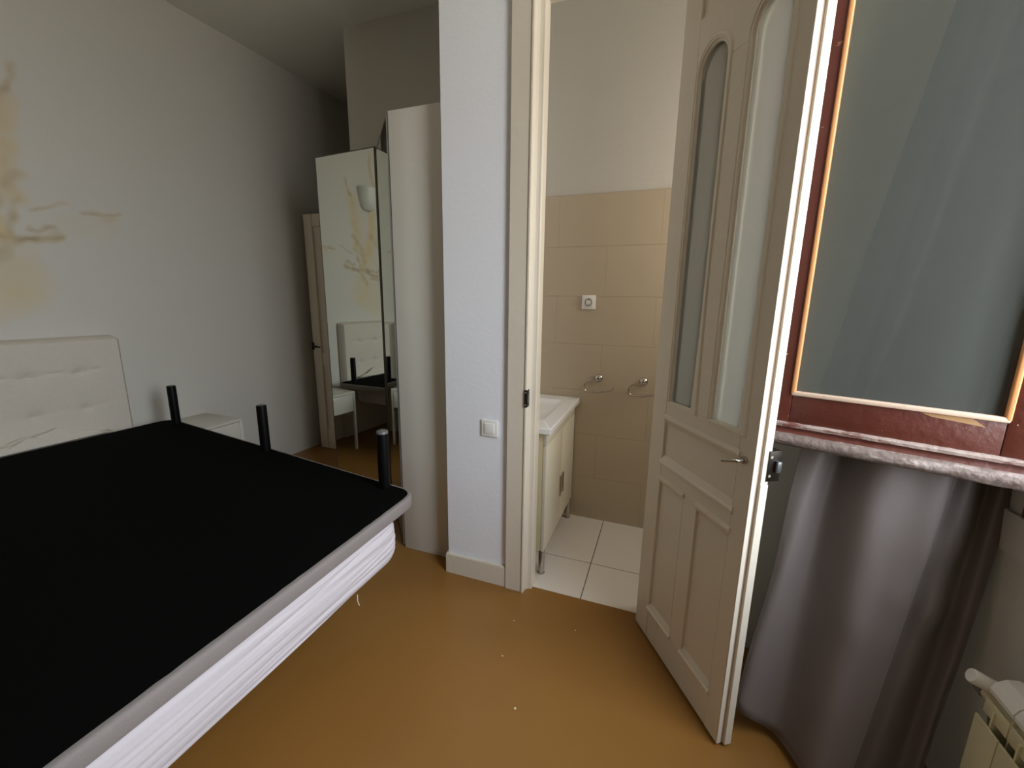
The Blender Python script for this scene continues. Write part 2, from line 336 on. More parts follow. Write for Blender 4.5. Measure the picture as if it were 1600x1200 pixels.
# ------------------------------------------------------------------ bathroom door frame (door_1) with its leaf
df_ = thing('door_1', 'x', 'x'); del df_['label']; del df_['category']; df_['kind'] = 'structure'
H = 2.71
def casing(name, x0, x1, sgn):
    """left jamb profile in plan, mirrored for the right one"""
    prof = [(-.690, 1.845), (-.690, 1.826), (-.604, 1.826), (-.601, 1.820), (-.594, 1.820), (-.590, 1.826), (-.590, 1.850), (-.580, 1.862), (-.571, 1.866), (-.562, 1.868), (-.558, 1.874), (-.558, 1.93), (-.690, 1.93)]
    if sgn < 0: prof = [(-.565-x, y) for x, y in prof]
    bm = bmesh.new(); prism(bm, prof, 0, H+.09 if sgn else H, lambda a, b, t: Vector((a, b, t)))
    return link(name, bm, M_cream_old, df_)
casing('door_jamb', 0, 0, 1)
bm = bmesh.new(); prism(bm, [(.004, 1.87), (.004, 1.945), (.13, 1.945), (.13, 1.826), (.030, 1.826), (.030, 1.87)], 0, H+.09, lambda a, b, t: Vector((a, b, t))); link('door_jamb', bm, M_cream_old, df_)
part('door_head', M_cream_old, df_, (-.590, .03, 1.826, 1.94, H, H+.09), bev=.004)
# keep plate on the jamb
t = part('strike_plate', M_dark, df_, (-.5935, -.5885, 1.826, 1.862, 1.0, 1.085), (-.603, -.588, 1.8165, 1.8215, 1.0, 1.085), bev=.002)
bm = bmesh.new()
for z in (1.012, 1.073): cyl(bm, (-.5955, 1.8165, z), (-.5955, 1.814, z), .0035, n=12)
link('screw', bm, M_screw, t)
part('bolt_slot', M_bolt, t, (-.5885, -.5875, 1.832, 1.852, 1.025, 1.06))

# ------------------------------------------------------------------ the open bathroom door leaf
d_az = R(148.257); DU = Vector((sin(d_az), cos(d_az), 0)); DB = Vector((-DU.y, DU.x, 0))   # DB: towards its back face
DO = Vector((-.025, 1.826, .012))
leaf = thing('bathroom_door', 'tall cream panelled door with two arched frosted panes standing open', 'door', DO, math.atan2(DU.y, DU.x))
# local frame: x along the leaf from the hinge, +y towards the back face, z up
TH = .040; DW = .572; DH = 2.69
def dpart(name, *boxes, m=None, bev=.0015, parent=None): return part(name, m or M_cream_old, parent or leaf, *boxes, bev=bev, seg=1)
dpart('stile', (0, .097, 0, TH, 0, DH)); 
dpart('stile', (.508, DW, 0, TH, 0, DH))
dpart('rail', (.097, .508, .001, TH-.001, 0, .150)); dpart('rail', (.097, .508, .001, TH-.001, .765, .846))
dpart('rail', (.097, .508, .001, TH-.001, 1.025, 1.097)); dpart('rail', (.097, .508, .001, TH-.001, 2.62, DH))
dpart('muntin', (.262, .341, .001, TH-.001, .150, .765))
dpart('muntin', (.266, .352, .001, TH-.001, 1.097, 2.24))
dpart('panel', (.095, .264, .009, TH-.009, .148, .767)); dpart('panel', (.339, .510, .009, TH-.009, .148, .767)); dpart('panel', (.095, .510, .009, TH-.009, .844, 1.027))
# arched head piece: one board with two arch cut-outs, made from strips
def arch_pts(x0, x1, zs_, top, n=18):
    c = (x0+x1)/2; a = (x1-x0)/2; return [(c-a*cos(pi*i/n), zs_+(top-zs_)*sin(pi*i/n)) for i in range(n+1)]
G1 = (.108, .262); G2 = (.357, .506); ZS, ZT = 2.243, 2.323
bm = bmesh.new()
def archhead(x0, x1, g, zlow=2.24, ztop=2.425):
    pts = arch_pts(g[0], g[1], ZS, ZT)
    f = lambda a, b, t: Vector((a, t, b))
    # left filler, arch strips, right filler
    if g[0]-x0 > .001: prism(bm, [(x0, zlow), (g[0], zlow), (g[0], ztop), (x0, ztop)], .001, TH-.001, f)
    if x1-g[1] > .001: prism(bm, [(g[1], zlow), (x1, zlow), (x1, ztop), (g[1], ztop)], .001, TH-.001, f)
    for (a, b), (c, d) in zip(pts, pts[1:]): prism(bm, [(a, b), (c, d), (c, ztop), (a, ztop)], .001, TH-.001, f)
archhead(.097, .31, G1); archhead(.31, .508, G2); bmesh.ops.remove_doubles(bm, verts=bm.verts, dist=1e-5)
link('arched_rail', bm, M_cream_old, leaf)
dpart('panel', (.097, .508, .010, TH-.010, 2.42, 2.61)); 
dpart('muntin', (.25, .36, .001, TH-.001, 2.425, 2.60))
# glass panes
for g in (G1, G2):
    bm = bmesh.new(); pts = [(g[0]-.006, 1.09), (g[1]+.006, 1.09), (g[1]+.006, ZS)]+[(p[0], p[1]) for p in arch_pts(g[0]-.006, g[1]+.006, ZS, ZT+.006)[::-1]][1:-1]+[(g[0]-.006, ZS)]
    prism(bm, pts, .018, .022, lambda a, b, t: Vector((a, t, b))); link('glass_pane', bm, M_frost, leaf)
# mouldings round panes (front and back) and panels
def molding(path, closed, w=.012, h=.0035, back=False, name='moulding', m=None):
    """bead: path in (x, z), raised off the face on the outer side and stepping down to the opening"""
    n = len(path); P = [Vector((a, 0, b)) for a, b in path]; bm = bmesh.new()
    cen = sum(P, Vector())/n
    def fr(i):
        a = P[(i-1) % n] if closed or i > 0 else P[i]; c = P[(i+1) % n] if closed or i < n-1 else P[i]
        t = (c-a).normalized(); nrm = Vector((t.z, 0, -t.x))
        if nrm.dot(P[i]-cen) < 0: nrm = -nrm
        # mitre
        k = 1.0
        if 0 < i < n-1 or closed:
            t1 = (P[i]-P[(i-1) % n]).normalized(); cc = abs(t1.dot(t)); k = 1/max(cc, .55)
        return nrm*k, Vector((0, -1 if not back else 1, 0))
    y0 = 0 if not back else TH
    prof = [(-w*.9, -.012), (-w*.9, -.006), (-w*.35, -.004), (-w*.15, h*.35), (w*.3, h*.35), (w*.55, h), (w, h), (w*1.35, 0), (w*1.35, -.004)]
    sweep(bm, [p+Vector((0, y0, 0)) for p in P], prof, fr, closed)
    return link(name, bm, m or M_cream_old, leaf, smooth=False)
for g in (G1, G2):
    loop = [(g[0], 1.097), (g[1], 1.097), (g[1], 1.5), (g[1], 1.9), (g[1], ZS)]+arch_pts(g[0], g[1], ZS, ZT)[::-1][1:-1]+[(g[0], ZS), (g[0], 1.9), (g[0], 1.5)]
    molding(loop, True); molding(loop, True, back=True)
for x0, x1, z0, z1 in ((.097, .262, .150, .765), (.341, .508, .150, .765), (.097, .508, .846, 1.025)):
    for z in (z0, z1):
        q = 1 if z == z1 else -1; bm = bmesh.new()
        hw = .011
        prism(bm, [(.0095, z), (.0095, z-q*.024), (.006, z-q*.020), (.004, z-q*.016), (-.003, z-q*.003), (-.008, z+q*.001), (-.009, z+q*.006), (-.008, z+q*.011), (-.003, z+q*.013), (-.002, z+q*.017), (.0005, z+q*.019), (.0005, z)], x0-.006, x1+.006, lambda a, b, t: Vector((t, a, b)))
        link('moulding', bm, M_cream_old, leaf)
    for x in (x0, x1):
        q = 1 if x == x1 else -1; bm = bmesh.new()
        prism(bm, [(0.0005, x-q*.001), (.009, x-q*.003), (.0095, x-q*.004), (.0095, x), (0.0005, x)], z0, z1, lambda a, b, t: Vector((b, a, t)))
        link('moulding', bm, M_cream_old, leaf)
# leading edge with its rebate
dpart('edge_strip', (DW, DW+.003, -.0005, .016, 0, DH), bev=.001)
part('edge_groove', M_groove, leaf, (DW-.002, DW+.0008, .016, .024, 0, DH))
dpart('edge_strip', (DW, DW+.012, .024, TH+.010, 0, .955), (DW, DW+.009, .024, TH+.010, .955, DH), bev=.001)
# rim latch
t = part('latch_plate', M_dark, leaf, (DW+.009, DW+.013, .040, .083, .967, 1.062), bev=.001)
bm = bmesh.new()
for z in (.985, 1.044): cyl(bm, (DW+.012, .047, z), (DW+.0145, .047, z), .0045, n=12)
link('screw', bm, M_screw, t)
part('latch_bolt', M_bolt, t, (DW+.012, DW+.026, .060, .074, .998, 1.032), bev=.002)
part('latch_case', M_dark, leaf, (DW-.09, DW+.009, TH+.010, .083, .967, 1.062), bev=.002)
# lever handle
h = link('handle_rose', (lambda bm: (cyl(bm, (.537, 0, 1.020), (.537, -.008, 1.020), .0125, .0115, n=24), cyl(bm, (.537, -.008, 1.020), (.537, -.030, 1.020), .007, n=16), bm)[2])(bmesh.new()), M_chrome, leaf, smooth=True)
bm = bmesh.new(); tube(bm, [(.537, -.026, 1.020), (.534, -.034, 1.020), (.526, -.044, 1.018), (.514, -.048, 1.014), (.500, -.050, 1.009)], [.006, .0065, .0065, .006, .0055], n=12)
link('lever', bm, M_chrome, h, smooth=True)
# hinges
for z in (.25, 1.3, 2.35):
    bm = bmesh.new(); cyl(bm, (-.004, TH+.004, z), (-.004, TH+.004, z+.09), .005, n=12); link('hinge', bm, M_cream, leaf, smooth=True)

# ------------------------------------------------------------------ window sash standing open
s_az = R(109.5)
SU = Vector((sin(s_az), cos(s_az), 0))
sash = thing('window_sash', 'oxblood painted casement sash with worn paint swung open before the curtain', 'window', (.36, 1.533, 0), math.atan2(SU.y, SU.x))
# local: x along from free edge, -y towards the camera (outer face), z up
T0, T1 = 0.0, .032; SZ0, SZ1 = 1.115, 2.98
U0, U1 = -.045, .565
part('stile', M_brown, sash, (U0, .036, T0, T1, SZ0, SZ1), bev=.003)
part('stile', M_brown, sash, (.490, U1, T0, T1, SZ0, SZ1), bev=.003)
part('rail', M_brown, sash, (.0365, .4895, T0+.0015, T1, SZ0, 1.219), bev=.002)
part('rail', M_brown, sash, (.0365, .4895, T0+.0015, T1, 2.90, SZ1), bev=.002)
t = part('filler_patch', M_puttyp, sash, (.33, .43, T0+.0008, T0+.0030, 1.19, 1.214))
for v in t.data.vertices:
    if v.co.z < 1.2: v.co.z = 1.196+(.43-v.co.x)*.09; v.co.x += .025
bm = bmesh.new()   # glazing beads
def bead(name, m, a, b, q):
    bm = bmesh.new(); tube(bm, [a, b], .0075, n=10); link(name, bm, m, sash, smooth=True)
part('glazing_bead', M_bead, sash, (.0315, .044, -.006, .014, 1.219, 2.905), bev=.004, seg=3)
part('glazing_bead', M_bead, sash, (.482, .4945, -.006, .014, 1.219, 2.905), bev=.004, seg=3)
part('glazing_bead', M_beadb, sash, (.033, .493, -.006, .014, 1.215, 1.229), bev=.004, seg=3)
part('glass_pane', M_glass, sash, (.036, .490, .016, .019, 1.222, 2.902))
# drip moulding: lip, cove and round nose
def strip(name, m, prof):
    bm = bmesh.new(); n = 60; rows = []
    for k in range(n+1):
        t = U0+.01+(U1-U0-.015)*k/n
        rows.append([bm.verts.new((t, a+.0012*noise.noise(Vector((t*30, a*60, b*60))), b+.0012*noise.noise(Vector((t*34, b*80, 5))))) for a, b in prof])
    for A, B in zip(rows, rows[1:]):
        for k in range(len(prof)): bm.faces.new((A[k], A[(k+1) % len(prof)], B[(k+1) % len(prof)], B[k]))
    bm.faces.new(rows[0]); bm.faces.new(rows[-1][::-1]); return link(name, bm, m, sash, smooth=True)
strip('drip_lip', M_lip, [(.006, 1.128), (-.010, 1.126), (-.015, 1.122), (-.014, 1.114), (-.006, 1.111), (.006, 1.111)])
strip('drip_cove', M_brown, [(.008, 1.113), (-.004, 1.112), (-.006, 1.106), (-.012, 1.099), (-.018, 1.094), (-.018, 1.085), (.008, 1.085)])
strip('drip_nose', M_sill, [(.02, 1.094), (-.018, 1.095), (-.030, 1.091), (-.038, 1.082), (-.040, 1.073), (-.036, 1.063), (-.027, 1.056), (-.014, 1.054), (.02, 1.058)])
part('glazing_bead', M_beadb, sash, (.033, .493, -.006, .014, 2.897, 2.911), bev=.004, seg=3)
bm = bmesh.new(); cyl(bm, (U1+.004, .035, 2.6), (U1+.004, .035, 2.68), .007, n=12); link('hinge', bm, M_dark, sash, smooth=True)

# ------------------------------------------------------------------ curtain
ZL = [0.03, .3, .6, .9, 1.1, 1.3, 1.6, 2.0, 2.4, 3.0]
CC = [([0.007, 0.026, 0.059, 0.065, 0.082, 0.107, 0.145, 0.208, 0.266, 0.326], 0),
 ([0.044, 0.06, 0.092, 0.114, 0.148, 0.182, 0.222, 0.271, 0.321, 0.381], -.006),
 ([0.136, 0.146, 0.155, 0.165, 0.190, 0.240, 0.288, 0.333, 0.393, 0.453], .060),
 ([0.243, 0.254, 0.262, 0.260, 0.278, 0.329, 0.370, 0.431, 0.478, 0.534], -.03),
 ([0.298, 0.316, 0.334, 0.347, 0.365, 0.402, 0.450, 0.500, 0.540, 0.590], -.025),
 ([0.327, 0.356, 0.386, 0.418, 0.433, 0.451, 0.490, 0.540, 0.575, 0.62], -.012),
 ([0.334, 0.364, 0.396, 0.430, 0.446, 0.464, 0.502, 0.548, 0.583, 0.628], .030),
 ([0.372, 0.402, 0.436, 0.468, 0.480, 0.495, 0.522, 0.558, 0.590, 0.632], .030),
 ([0.436, 0.457, 0.484, 0.508, 0.518, 0.53, 0.549, 0.575, 0.600, 0.637], .08),
 ([0.465, 0.488, 0.515, 0.530, 0.540, 0.550, 0.565, 0.585, 0.608, 0.640], .05),
 ([0.481, 0.503, 0.535, 0.556, 0.563, 0.571, 0.583, 0.600, 0.614, 0.643], .065)]
def lerp(x, X, Y):
    if x <= X[0]: return Y[0]
    for a, b, c, d in zip(X, X[1:], Y, Y[1:]):
        if x <= b:
            t = (x-a)/(b-a); return c+(d-c)*t
    return Y[-1]
def smoothrow(x, Y):   # smoothed in z so creases do not kink
    return (lerp(x-.1, ZL, Y)+2*lerp(x, ZL, Y)+lerp(x+.1, ZL, Y))/4 if .15 < x < 2.9 else lerp(x, ZL, Y)
def coff(z): return lerp(z, [0, .05, .6, 1.05, 1.4, 3], [-.13, -.126, .0, .088, .105, .13])
NB = Vector((-cos(s_az), sin(s_az), 0))
def crom(p0, p1, p2, p3, t): return .5*((2*p1)+(-p0+p2)*t+(2*p0-5*p1+4*p2-p3)*t*t+(-p0+3*p1-3*p2+p3)*t**3)
SUB = 9; NZ = 90
bm = bmesh.new(); rows = []
for j in range(NZ+1):
    t = j/NZ
    base = []
    for ci, (us, off) in enumerate(CC):
        hem = (.108, .095, .035, .03)[ci] if ci < 4 else .03 
        z = hem+(3.05-hem)*t
        u = smoothrow(z, us); k = 1.0
        base.append(Vector((u, coff(z)+off*k, z)))
    row = []
    for i in range(len(base)-1):
        p0, p1, p2, p3 = base[max(0, i-1)], base[i], base[i+1], base[min(len(base)-1, i+2)]
        for s in range(SUB):
            q = crom(p0, p1, p2, p3, s/SUB); row.append(q)
    row.append(base[-1])
    out = []
    for i, q in enumerate(row):
        wr = .0045*noise.noise(Vector((q.x*9, q.z*2.2, 4)))+.002*noise.noise(Vector((q.x*24, q.z*9, 8)))
        # small pinches seen below the sash
        for cu, cz, aa, rr in ((.425, .80, .009, .03), (.455, .775, -.010, .03), (.45, .62, .018, .03), (.475, .565, -.012, .03), (.30, .55, .010, .06), (.36, .66, .008, .04)):
            dd = math.hypot(q.x-cu, (q.z-cz)*.7); wr += -aa*math.exp(-(dd/rr)**2)
        if i < 4: wr += .0012*sin(q.z*190)      # puckered side hem
        P = Vector((.36, 1.533, 0))+SU*q.x+NB*(q.y+wr)
        out.append(bm.verts.new((P.x, P.y, q.z)))
    rows.append(out)
for A, B in zip(rows, rows[1:]):
    for i in range(len(A)-1): bm.faces.new((A[i], A[i+1], B[i+1], B[i]))
cur = link('curtain', bm, M_curt, smooth=True)
for p in cur.data.polygons: p.use_smooth = True
md = cur.modifiers.new('thickness', 'SOLIDIFY'); md.thickness = .0016; md.offset = 0
tag(cur, 'long grey blackout curtain hanging bunched behind the open red-brown window sash', 'curtain')
rod = thing('curtain_rod', 'thin metal curtain rod holding the grey curtain near the ceiling', 'rod')
bm = bmesh.new(); tube(bm, [(.645, 1.60, 3.055), (.80, 1.56, 3.055), (.87, 1.40, 3.055), (.87, -.3, 3.055)], .009, n=12); link('pole', bm, M_chrome, rod, smooth=True)
for y in (1.25, -.2): part('bracket', M_chrome, rod, (.87, WX, y-.01, y+.01, 3.045, 3.065), bev=.002)

# ------------------------------------------------------------------ radiator
rad = thing('radiator', 'white aluminium column radiator low on the window wall beside the curtain', 'radiator', (.80, 1.235, 0))
sec_me = {}
def radpart(name, m, bxs, bev):
    bm = mk(*bxs, bev=bev, seg=2); bmesh.ops.recalc_face_normals(bm, faces=bm.faces); me = bpy.data.meshes.new(name); bm.to_mesh(me); bm.free(); me.materials.append(m)
    for p in me.polygons: p.use_smooth = True
    me.set_sharp_from_angle(angle=R(40)); return me
front = radpart('front_plate', M_rad, [(.018, .024, -.079, -.001, .07, .487), (.024, .085, -.043, -.037, .07, .53)], .002)
tab = radpart('upper_fin', M_rad, [(.030, .036, -.079, -.001, .500, .540), (.036, .080, -.079, -.075, .45, .55)], .002)
capm = bmesh.new(); prism(capm, [(.004, .556), (.010, .548), (.070, .565), (.070, .600), (.050, .604), (.028, .600), (.010, .585), (.002, .568)], -.0785, -.0015, lambda a, b, t: Vector((a, t, b)))
bmesh.ops.recalc_face_normals(capm, faces=capm.faces); cm = bpy.data.meshes.new('top_cap'); capm.to_mesh(cm); capm.free(); cm.materials.append(M_radcap)
for k in range(9):
    for nm, me in (('front_plate', front), ('upper_fin', tab), ('top_cap', cm)):
        q = bpy.data.objects.new(nm, me); COL.objects.link(q); q.location = (.03 if nm == 'top_cap' else 0, -k*.08, 0); q.parent = rad
bm = bmesh.new(); tube(bm, [(.055, .03, .525), (.055, -.72, .525)], .017, n=16); link('header_pipe', bm, M_rad, rad, smooth=True)
bm = bmesh.new(); tube(bm, [(.055, .01, .10), (.055, -.72, .10)], .017, n=16); link('header_pipe', bm, M_rad, rad, smooth=True)
bm = bmesh.new(); cyl(bm, (.055, .03, .525), (.055, .055, .525), .021, n=6); tube(bm, [(.055, .045, .525), (.075, .045, .50), (.09, .045, .40), (.09, .045, .06), (.09, .045, 0)], .008, n=10)
link('supply_pipe', bm, M_hose, rad, smooth=True)
hd = bmesh.new(); prof = [(0, 0), (.0165, 0), (.0185, .004), (.0178, .050), (.013, .062), (.008, .066), (.008, .085), (0, .085)]
Mx = Matrix.Translation((.006, .022, .572)) @ Vector((.86, -.1, -.32)).normalized().to_track_quat('Z', 'Y').to_matrix().to_4x4()
rws = lathe(hd, prof, n=28, M=Mx); bmesh.ops.remove_doubles(hd, verts=hd.verts, dist=1e-5)
vh = link('valve_knob', hd, M_radcap, rad, smooth=True); vh['label'] = 'white thermostatic valve knob'
for i in range(len(sec_me)): pass

# ------------------------------------------------------------------ upturned divan base
P4 = [(-3.215, 1.822), (-.988, 1.487), (-.985, -.12), (-3.235, -.02)]
def rounded(poly, rads, n=8):
    out = []; N = len(poly)
    for i in range(N):
        p, a, b = Vector(poly[i]), Vector(poly[i-1]), Vector(poly[(i+1) % N]); r = rads[i]
        da, db = (a-p).normalized(), (b-p).normalized(); A, B = p+da*r, p+db*r
        for k in range(n+1):
            t = k/n; out.append(tuple(A*(1-t)**2+p*2*t*(1-t)+B*t*t))
    return out
def inset(poly, d):
    c = Vector((sum(p[0] for p in poly)/len(poly), sum(p[1] for p in poly)/len(poly)))
    return [tuple(Vector(p)-(Vector(p)-c).normalized()*d*1.2) for p in poly]
base = thing('divan_base', 'upturned divan base with black underside and short legs pointing up on the mattress', 'bed base', (-2.0, .8, .58))
O = Vector((-2.0, .8, .58))
ring = rounded(P4, [.11, .09, .09, .11])
def offp(poly, d):
    n = len(poly); out = []
    for i in range(n):
        a, b = Vector(poly[i-1]), Vector(poly[(i+1) % n]); t = (b-a).normalized(); out.append(tuple(Vector(poly[i])+Vector((-t.y, t.x))*d))
    return out
bm = bmesh.new(); lv = [(.010, .597), (.0, .601), (-.002, .61), (-.002, .637), (.0, .645), (.004, .649), (.010, .650)]
rws = [[bm.verts.new(Vector((x, y, z))-O) for x, y in offp(ring, -d)] for d, z in lv]
for A, B in zip(rws, rws[1:]):
    for i in range(len(A)): bm.faces.new((A[i], A[(i+1) % len(A)], B[(i+1) % len(A)], B[i]))
bm.faces.new(rws[0]); bm.faces.new(rws[-1])
link('upholstered_side', bm, M_slabside, base, smooth=True)
# black sheet on top, slightly sagging, with ragged stapled rim
bm = bmesh.new(); rim = offp(ring, -.016); cx, cy = -2.05, .80; NR = 14; prev = None
dense = []
for i in range(len(rim)):
    a, b = Vector(rim[i]), Vector(rim[(i+1) % len(rim)]); k = max(1, int((b-a).length/.03))
    for s in range(k): dense.append(a.lerp(b, s/k))
rowsb = []
for j in range(NR+1):
    f = 1-j/NR*.97; row = []
    for i, p in enumerate(dense):
        q = Vector((cx, cy)).lerp(p, f)
        if j == 0: q = q + (Vector((cx, cy))-p).normalized()*(.003*noise.noise(Vector((p.x*30, p.y*30, 0))))
        z = .6525 if j == 0 else .6555
        u = (q.x*.25+q.y)*1.0
        z += 0 if j == 0 else .0035*sin(u*pi/.28)*min(1, j/3)
        row.append(bm.verts.new(Vector((q.x, q.y, z))-O))
    rowsb.append(row)
for A, B in zip(rowsb, rowsb[1:]):
    for i in range(len(A)): bm.faces.new((A[i], A[(i+1) % len(A)], B[(i+1) % len(A)], B[i]))
bm.faces.new(rowsb[-1]); bm.faces.new(rowsb[0])
link('underside_sheet', bm, M_black, base, smooth=True)
lp = [(-3.035, 1.745), (-2.055, 1.606), (-1.147, 1.463), (-.95, .02), (-2.05, .08), (-3.12, .10)]
for i, (x, y) in enumerate(lp):
    lg = bmesh.new(); lathe(lg, [(0, .648), (.0255, .648), (.0255, .905), (.0245, .912), (.022, .914), (0, .914)], n=28, M=Matrix.Translation(Vector((x, y, 0))-O)); bmesh.ops.remove_doubles(lg, verts=lg.verts, dist=1e-5)
    g = link('leg', lg, M_leg, base, smooth=True)
    cp = bmesh.new(); 
    if i == 2:
        lathe(cp, [(.024, .909), (.0262, .913), (.024, .922), (.012, .927), (0, .928)], n=24, M=Matrix.Translation(Vector((x, y, 0))-O)); bmesh.ops.remove_doubles(cp, verts=cp.verts, dist=1e-5); link('cap', cp, M_legcap, g, smooth=True)
    else:
        lathe(cp, [(.020, .913), (.020, .9155), (0, .9155)], n=24, M=Matrix.Translation(Vector((x, y, 0))-O)); bmesh.ops.remove_doubles(cp, verts=cp.verts, dist=1e-5); link('cap', cp, M_legcap, g, smooth=True)

# ------------------------------------------------------------------ mattress with creased sheet
MP = [(-3.17, 1.60), (-1.012, 1.352), (-1.012, -.10), (-3.2, -.02)]
mring0 = rounded(MP, [.08, .10, .08, .08], n=10)
md_ = []
for i in range(len(mring0)):
    a, b = Vector(mring0[i]), Vector(mring0[(i+1) % len(mring0)]); k = max(1, int((b-a).length/.02))
    for s in range(k): md_.append(a.lerp(b, s/k))
bm = bmesh.new(); mrows = []; NL = 48
for j in range(NL+1):
    t = j/NL; z = .412+.184*t
    bul = .016*min(1, t/.12)+.012*sin(pi*t)-.02*max(0, (.15-t)/.15)**2
    pr = offp([tuple(p) for p in md_], bul); row = []
    for i, (x, y) in enumerate(pr):
        p = Vector((x, y, z)); al = x*.1+y
        # creases run nearly along the side, converging to the corner
        cr = 0
        for k, (z0, sl, am, wd) in enumerate(((.578, -.012, .007, .005), (.556, .022, .008, .006), (.532, -.012, .007, .005), (.508, .026, .008, .006), (.484, .012, .007, .005), (.462, .020, .006, .005), (.442, .0, .006, .005), (.428, .018, .004, .004), (.545, -.03, .005, .004))):
            zz = z0+sl*(al-.7)+.006*sin(al*5+k*2); cr += -am*math.exp(-((z-zz)/wd)**2)*(.55+.6*noise.noise(Vector((al*3, k*7, 1))))
        cr += .004*noise.noise(Vector((al*2.5, z*60, 2)))
        cr *= .35+.65*min(1, max(0, (al-.05)/1.0))
        c = Vector((-2.1, .75, z)); dr = (p-c); dr.z = 0; dr.normalize()
        row.append(bm.verts.new(p+dr*cr))
    mrows.append(row)
for A, B in zip(mrows, mrows[1:]):
    for i in range(len(A)): bm.faces.new((A[i], A[(i+1) % len(A)], B[(i+1) % len(A)], B[i]))
bm.faces.new(mrows[0]); bm.faces.new(mrows[-1])
mt = link('mattress', bm, M_sheet, smooth=True)
for p in mt.data.polygons: p.use_smooth = True
tag(mt, 'thin mattress in a creased white fitted sheet under the upturned black base', 'mattress')
# low platform carrying the mattress
bed = thing('bed_platform', 'low white bed platform carrying the white sheeted mattress', 'bed', (-2.1, .7, 0))
part('platform', M_white, bed, (-1.05, .80, -.68, .55, .26, .411), bev=.01)
for x in (-.95, -.1, .68):
    for y in (-.55, .5):
        bm = bmesh.new(); cyl(bm, (x, y, 0), (x, y, .261), .025, n=20); link('leg', bm, M_leg, bed, smooth=True)
# crumpled sheet on the far side of the base, seen only in the mirror
bm = bmesh.new(); N = 44; g = []
for i in range(N+1):
    r_ = []
    for j in range(N+1):
        a, b_ = i/N, j/N; e = sin(pi*a)**.7*min(1, sin(pi*b_)*1.6)
        hgt = e*(.030+.055*(1-b_)+.045*noise.noise(Vector((a*3, b_*5, 1)))+.022*noise.noise(Vector((a*9, b_*14, 3))))
        r_.append(bm.verts.new(wl(.55+.95*b_, .659+max(0, hgt), .092+.13*a*(1-.45*b_))))
    g.append(r_)
for i in range(N):
    for j in range(N): bm.faces.new((g[i][j], g[i+1][j], g[i+1][j+1], g[i][j+1]))
o = link('bedsheet', bm, M_head, smooth=True); md = o.modifiers.new('t', 'SOLIDIFY'); md.thickness = .004
tag(o, 'crumpled beige bedsheet bunched along the foot of the headboard', 'bedsheet')

# ------------------------------------------------------------------ headboard
hb = thing('headboard', 'beige tufted fabric headboard against the damp stained wall', 'headboard')
bm = bmesh.new(); SH0, SH1, HZ0, HZ1 = -.12, 1.655, .25, 1.245
ny, nz = 140, 80; g = []
def hbd(s, z):
    d = .0
    ed = min(s-SH0, SH1-s, HZ1-z)
    rnd = min(1, max(0, ed)/.03); d = .075*math.sqrt(max(0, 1-(1-rnd)**2))
    for zr, am in ((1.04, 1.0), (.815, .5)):
        d -= am*.007*math.exp(-((z-zr-.006*sin(s*30))/.008)**2)*(1 if s < SH1-.12 else 0)
        for k in range(8):
            sb = 1.43-.22*k; dd = math.hypot(s-sb, z-zr); d -= .014*math.exp(-(dd/.022)**2)+.006*math.exp(-(dd/.06)**2)
    return d
for i in range(ny+1):
    s = SH0+(SH1-SH0)*i/ny; r_ = []
    for j in range(nz+1):
        z = HZ0+(HZ1-HZ0)*j/nz; rr = .035
        ss, zz = s, z
        if s > SH1-rr and z > HZ1-rr:      # round the top corner
            a, b_ = (s-(SH1-rr))/rr, (z-(HZ1-rr))/rr; L = math.hypot(a, b_); mxx = max(a, b_)
            if L > 0: ss = SH1-rr+a/L*mxx*rr; zz = HZ1-rr+b_/L*mxx*rr
        r_.append(bm.verts.new(wl(ss, zz, .012+hbd(s, z))))
    g.append(r_)
for i in range(ny):
    for j in range(nz): bm.faces.new((g[i][j], g[i+1][j], g[i+1][j+1], g[i][j+1]))
link('upholstery', bm, M_head, hb, smooth=True)
bm = bmesh.new(); prism(bm, [(SH0+.004, .0), (SH1-.004, .0), (SH1-.004, HZ1-.012), (SH1-.016, HZ1-.004), (SH0+.004, HZ1-.004)], .002, .02, lambda a, b, t: wl(a, b, t)); link('backing_board', bm, M_head, hb)

# ------------------------------------------------------------------ nightstand
ns = thing('nightstand', 'white nightstand with one drawer beside the headboard behind the bed', 'nightstand', (-2.945, 1.80, 0))
nx0, nx1, ny0, ny1 = -.40, 0, .015, .335
part('top', M_white, ns, (nx0, nx1, ny0, ny1, .578, .598), bev=.002)
part('body', M_white, ns, (nx0, nx1-.022, ny0+.002, ny1-.001, .40, .578), bev=.001)
part('drawer', M_white, ns, (nx1-.022, nx1-.001, ny0+.026, ny1-.024, .402, .5745), bev=.001)
for x in (nx1-.024, nx0):
    for y in (ny0, ny1-.022): part('leg', M_white, ns, (x, x+.024, y, y+.022, 0, .578 if x > -.1 else .41), bev=.001)

# ------------------------------------------------------------------ wall lamp (seen in the mirror)
sc = thing('wall_sconce', 'frosted white half-bowl wall lamp on the stained wall, seen in the mirror', 'wall lamp', wl(1.15, 2.42))
bm = bmesh.new(); Mq = Matrix.Rotation(-R(3.07), 4, 'Z')
prof = [(.03, .0), (.055, .004), (.085, .03), (.105, .09), (.118, .16), (.128, .225), (.122, .225), (.11, .15), (.09, .06), (.06, .015)]
lathe(bm, prof, n=24, a0=-pi/2, a1=pi/2, M=Mq); link('bowl', bm, M_sconce, sc, smooth=True)
part('back_plate', M_sconce, sc, (-.001, .012, -.04, .04, .02, .18), bev=.004).rotation_euler = (0, 0, -R(3.07))

